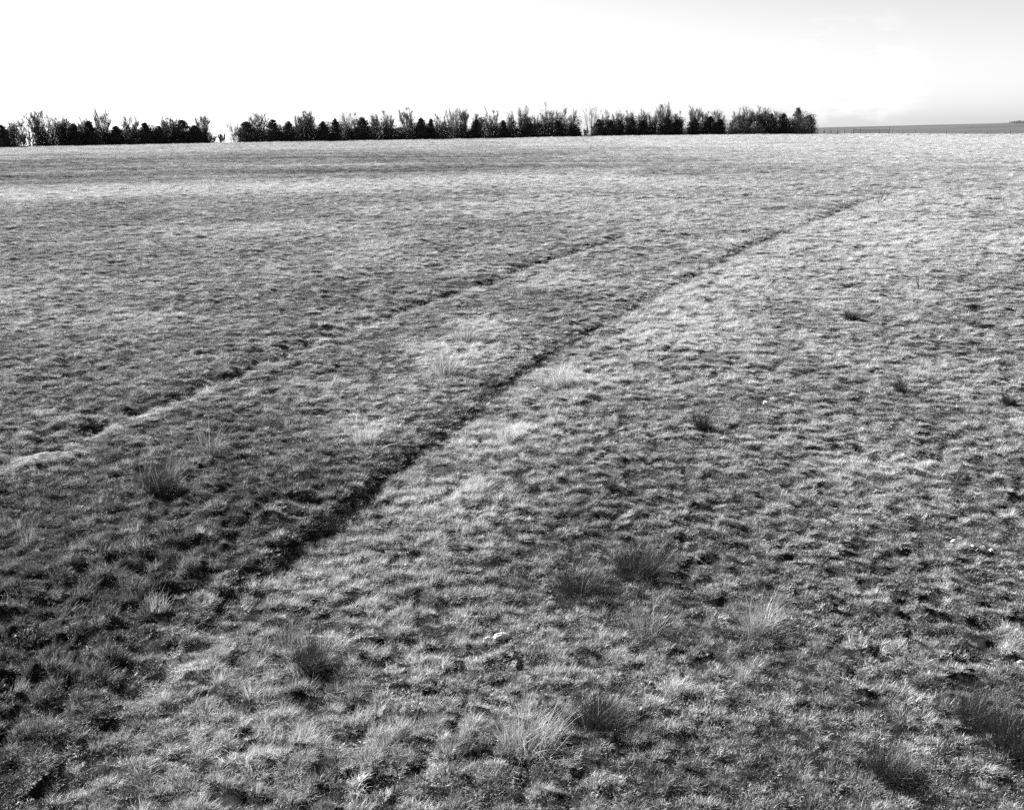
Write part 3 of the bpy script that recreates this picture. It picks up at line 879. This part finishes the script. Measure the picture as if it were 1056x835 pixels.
# low loose shrubs in the gaps of the windbreak
for px, ty, w, lab in [(219, 139, 10, 'low twiggy shrub left in the wide gap of the windbreak'),
                       (229, 138, 11, 'low twiggy shrub in the middle of the wide gap'),
                       (250, 132, 10, 'twiggy grey shrub at the right side of the wide gap'),
                       (604, 132, 7, 'little twiggy shrub in the gap beside the large pale open tree'),
                       (24, 136, 9, 'low twiggy shrub between the thin and the forked tree at left')]:
    g = np.random.default_rng(int(px))
    d = ray(px, base_y(px)); tt = math.hypot(d[0], d[1]); ux, uy = d[0] / tt, d[1] / tt
    dist = float(edge_r(np.array([ux]), np.array([uy]))[0]) + 3
    X, Y = ux * dist, uy * dist; Z = gz(X, Y)
    h = CAMH + dist * (ray(px, ty)[2] / math.hypot(*ray(px, ty)[:2])) - Z
    o = obj('twiggy_shrub', tube_mesh('twiggy_shrub', bare_crown(h, w / F * dist, .8, g, 1, 0.016), M_twig, 3)); o.location = (X, Y, Z)
    tag(o, lab, 'shrub', 'loose shrubs in the gaps of the windbreak')

# ------------------------------------------------------------------ fence and gate beyond the right end of the windbreak
def bar(p0, p1, w, h):
    """box beam between two points"""
    p0 = np.array(p0, float); p1 = np.array(p1, float)
    d = p1 - p0; d /= np.linalg.norm(d)
    ref = np.array([0, 0, 1.]) if abs(d[2]) < .9 else np.array([1., 0, 0])
    u = np.cross(d, ref); u /= np.linalg.norm(u); v = np.cross(u, d)
    c = [(-1, -1), (1, -1), (1, 1), (-1, 1)]
    V = np.array([p0 + u * a * w / 2 + v * b * h / 2 for a, b in c] + [p1 + u * a * w / 2 + v * b * h / 2 for a, b in c])
    Q = np.array([[0, 3, 2, 1], [4, 5, 6, 7], [0, 1, 5, 4], [1, 2, 6, 5], [2, 3, 7, 6], [3, 0, 4, 7]])
    return V, Q
def bars_mesh(name, bl, mat):
    V, Q = [], []
    for k, b in enumerate(bl):
        v, q = bar(*b); V.append(v); Q.append(q + 8 * k)
    return mesh_np(name, np.concatenate(V), [np.concatenate(Q)], mat)
def edge_pt(px, off=-3.0):
    d = ray(px, 134); tt = math.hypot(d[0], d[1]); ux, uy = d[0] / tt, d[1] / tt
    dist = float(edge_r(np.array([ux]), np.array([uy]))[0]) + off
    return np.array([ux * dist, uy * dist, gz(ux * dist, uy * dist)])
def fence(name, label, cat, pxs, heights, rails, rail_w):
    pts = [edge_pt(p) for p in pxs]
    root = empty(name, tuple(pts[0]))
    for p, hh in zip(pts, heights):
        q = p - pts[0]
        obj('post', bars_mesh('post', [((q[0], q[1], q[2] - .3), (q[0], q[1], q[2] + hh), .16, .16)], M_wood), root)
    for z in rails:
        bl = []
        for a, b in zip(pts[:-1], pts[1:]):
            qa, qb = a - pts[0], b - pts[0]
            dv = (qb - qa) / np.linalg.norm(qb - qa)
            bl.append((qa + dv * .085 + [0, 0, z], qb - dv * .085 + [0, 0, z], .05 if rail_w > .05 else .02, rail_w))
        obj('rail' if rail_w > .05 else 'wire', bars_mesh('rail', bl, M_wood), root)
    tag(root, label, cat)
fence('rail_fence', 'short stretch of wooden rail fence with a tall end post on the skyline', 'fence',
      [880, 887, 897, 907, 917], [1.5, 1.5, 1.1, 1.1, 2.0], [.45, 1.0], .16)
fence('wire_fence', 'low wire fence on thin posts between the last tree and the rail fence', 'fence',
      [843, 850, 857, 864, 871, 878], [1.2, 1.1, 1.2, 1.1, 1.2, 1.1], [.4, .7, 1.0], .02)
fence('wire_fence', 'sparse wire fence running right from the tall end post', 'fence',
      [920, 931, 944, 959, 976, 996, 1018, 1042, 1070], [1.1, 1.0, 1.2, 1.1, 1.0, 1.1, 1.1, 1.0, 1.0], [.4, .7, 1.0], .02)

# a far wood on the rise at the right edge
def far_wood():
    g = np.random.default_rng(9); V, Q, A = [], [], []; o = 0
    for px in np.arange(1043, 1085, 1.0):
        d = ray(px, 126); tt = math.hypot(d[0], d[1]); X, Y = d[0] / tt * 1480, d[1] / tt * 1480
        hh = g.uniform(0.8, 2.8); n = 40
        P = np.stack([X + g.normal(0, 1.5, n), Y + g.normal(0, 3, n), gz(X, Y) + hh * g.uniform(0, 1, n)], 1)
        v, q, a = leaf_cloud(P, 0.7, g); V.append(v); Q.append(q + o); A.append(a); o += len(v)
    me = mesh_np('far_wood', np.concatenate(V), [np.concatenate(Q)], M_shrub); set_attr(me, 'blade', np.concatenate(A))
    b = obj('far_wood', me); b['pale'] = 1.2
    tag(b, 'faint low wood on the far rise at the right edge', 'wood', kind='stuff')
far_wood()

# ------------------------------------------------------------------ light
SUN_AZ = math.atan2(-0.82, 0.57)          # measured from +Y towards +X
SUN_EL = R(28)
sd = Vector((math.sin(SUN_AZ) * math.cos(SUN_EL), math.cos(SUN_AZ) * math.cos(SUN_EL), math.sin(SUN_EL)))
ld = bpy.data.lights.new('sun', 'SUN'); ld.energy = 5.0; ld.angle = R(0.53); ld.color = (1, 1, 1)
lo = bpy.data.objects.new('sun', ld); col.objects.link(lo)
lo.rotation_euler = (-sd).to_track_quat('-Z', 'Y').to_euler(); lo.location = (-30, 20, 40)

w = bpy.data.worlds.new('World'); scene.world = w; w.use_nodes = True
nt = w.node_tree; nt.nodes.clear(); N, L = nt.nodes, nt.links
out = N.new('ShaderNodeOutputWorld'); bg = N.new('ShaderNodeBackground')
sky = N.new('ShaderNodeTexSky'); sky.sky_type = 'NISHITA'; sky.sun_disc = False
sky.sun_elevation = SUN_EL; sky.sun_rotation = SUN_AZ
sky.air_density = 1.25; sky.dust_density = 0.55; sky.ozone_density = 1.0
sep = N.new('ShaderNodeSeparateColor'); L.new(sky.outputs[0], sep.inputs[0])      # red-filtered monochrome film
val = math_node(nt, 'ADD', math_node(nt, 'MULTIPLY', sep.outputs[0], 0.58), math_node(nt, 'MULTIPLY', sep.outputs[1], 0.155))
tc = N.new('ShaderNodeTexCoord')
mp = N.new('ShaderNodeMapping'); mp.inputs['Scale'].default_value = (1, 1, 3.2)
L.new(tc.outputs['Generated'], mp.inputs[0])
n1 = N.new('ShaderNodeTexNoise'); n1.inputs['Scale'].default_value = 16; n1.inputs['Detail'].default_value = 8; n1.inputs['Roughness'].default_value = .6
L.new(mp.outputs[0], n1.inputs['Vector'])
cl = N.new('ShaderNodeValToRGB'); cl.color_ramp.elements[0].position = .46; cl.color_ramp.elements[1].position = .62
cl.color_ramp.elements[0].color = (0, 0, 0, 1); cl.color_ramp.elements[1].color = (1, 1, 1, 1)
L.new(n1.outputs['Fac'], cl.inputs[0])
dp = N.new('ShaderNodeVectorMath'); dp.operation = 'DOT_PRODUCT'; dp.inputs[1].default_value = tuple(ray(868, 92))
L.new(tc.outputs['Generated'], dp.inputs[0])
bank = N.new('ShaderNodeMapRange'); bank.inputs['From Min'].default_value = math.cos(R(4.5)); bank.inputs['From Max'].default_value = math.cos(R(1))
bank.inputs['To Min'].default_value = 0.0; bank.inputs['To Max'].default_value = 0.20
L.new(dp.outputs['Value'], bank.inputs['Value'])
val = math_node(nt, 'MULTIPLY', val, math_node(nt, 'ADD', math_node(nt, 'MULTIPLY', cl.outputs[0], bank.outputs[0]), 1.0))
cc = N.new('ShaderNodeCombineColor')
for i in range(3): L.new(val, cc.inputs[i])
L.new(cc.outputs[0], bg.inputs[0]); bg.inputs[1].default_value = 0.050
L.new(bg.outputs[0], out.inputs[0])

# ------------------------------------------------------------------ render settings
vs = scene.view_settings
vs.view_transform = 'Standard'; vs.look = 'None'; vs.gamma = 1.0; vs.use_curve_mapping = False
vs.exposure = 2.22
scene.render.engine = 'CYCLES'
scene.cycles.max_bounces = 4; scene.cycles.diffuse_bounces = 1; scene.cycles.transmission_bounces = 3
scene.cycles.use_denoising = False
scene.render.film_transparent = False
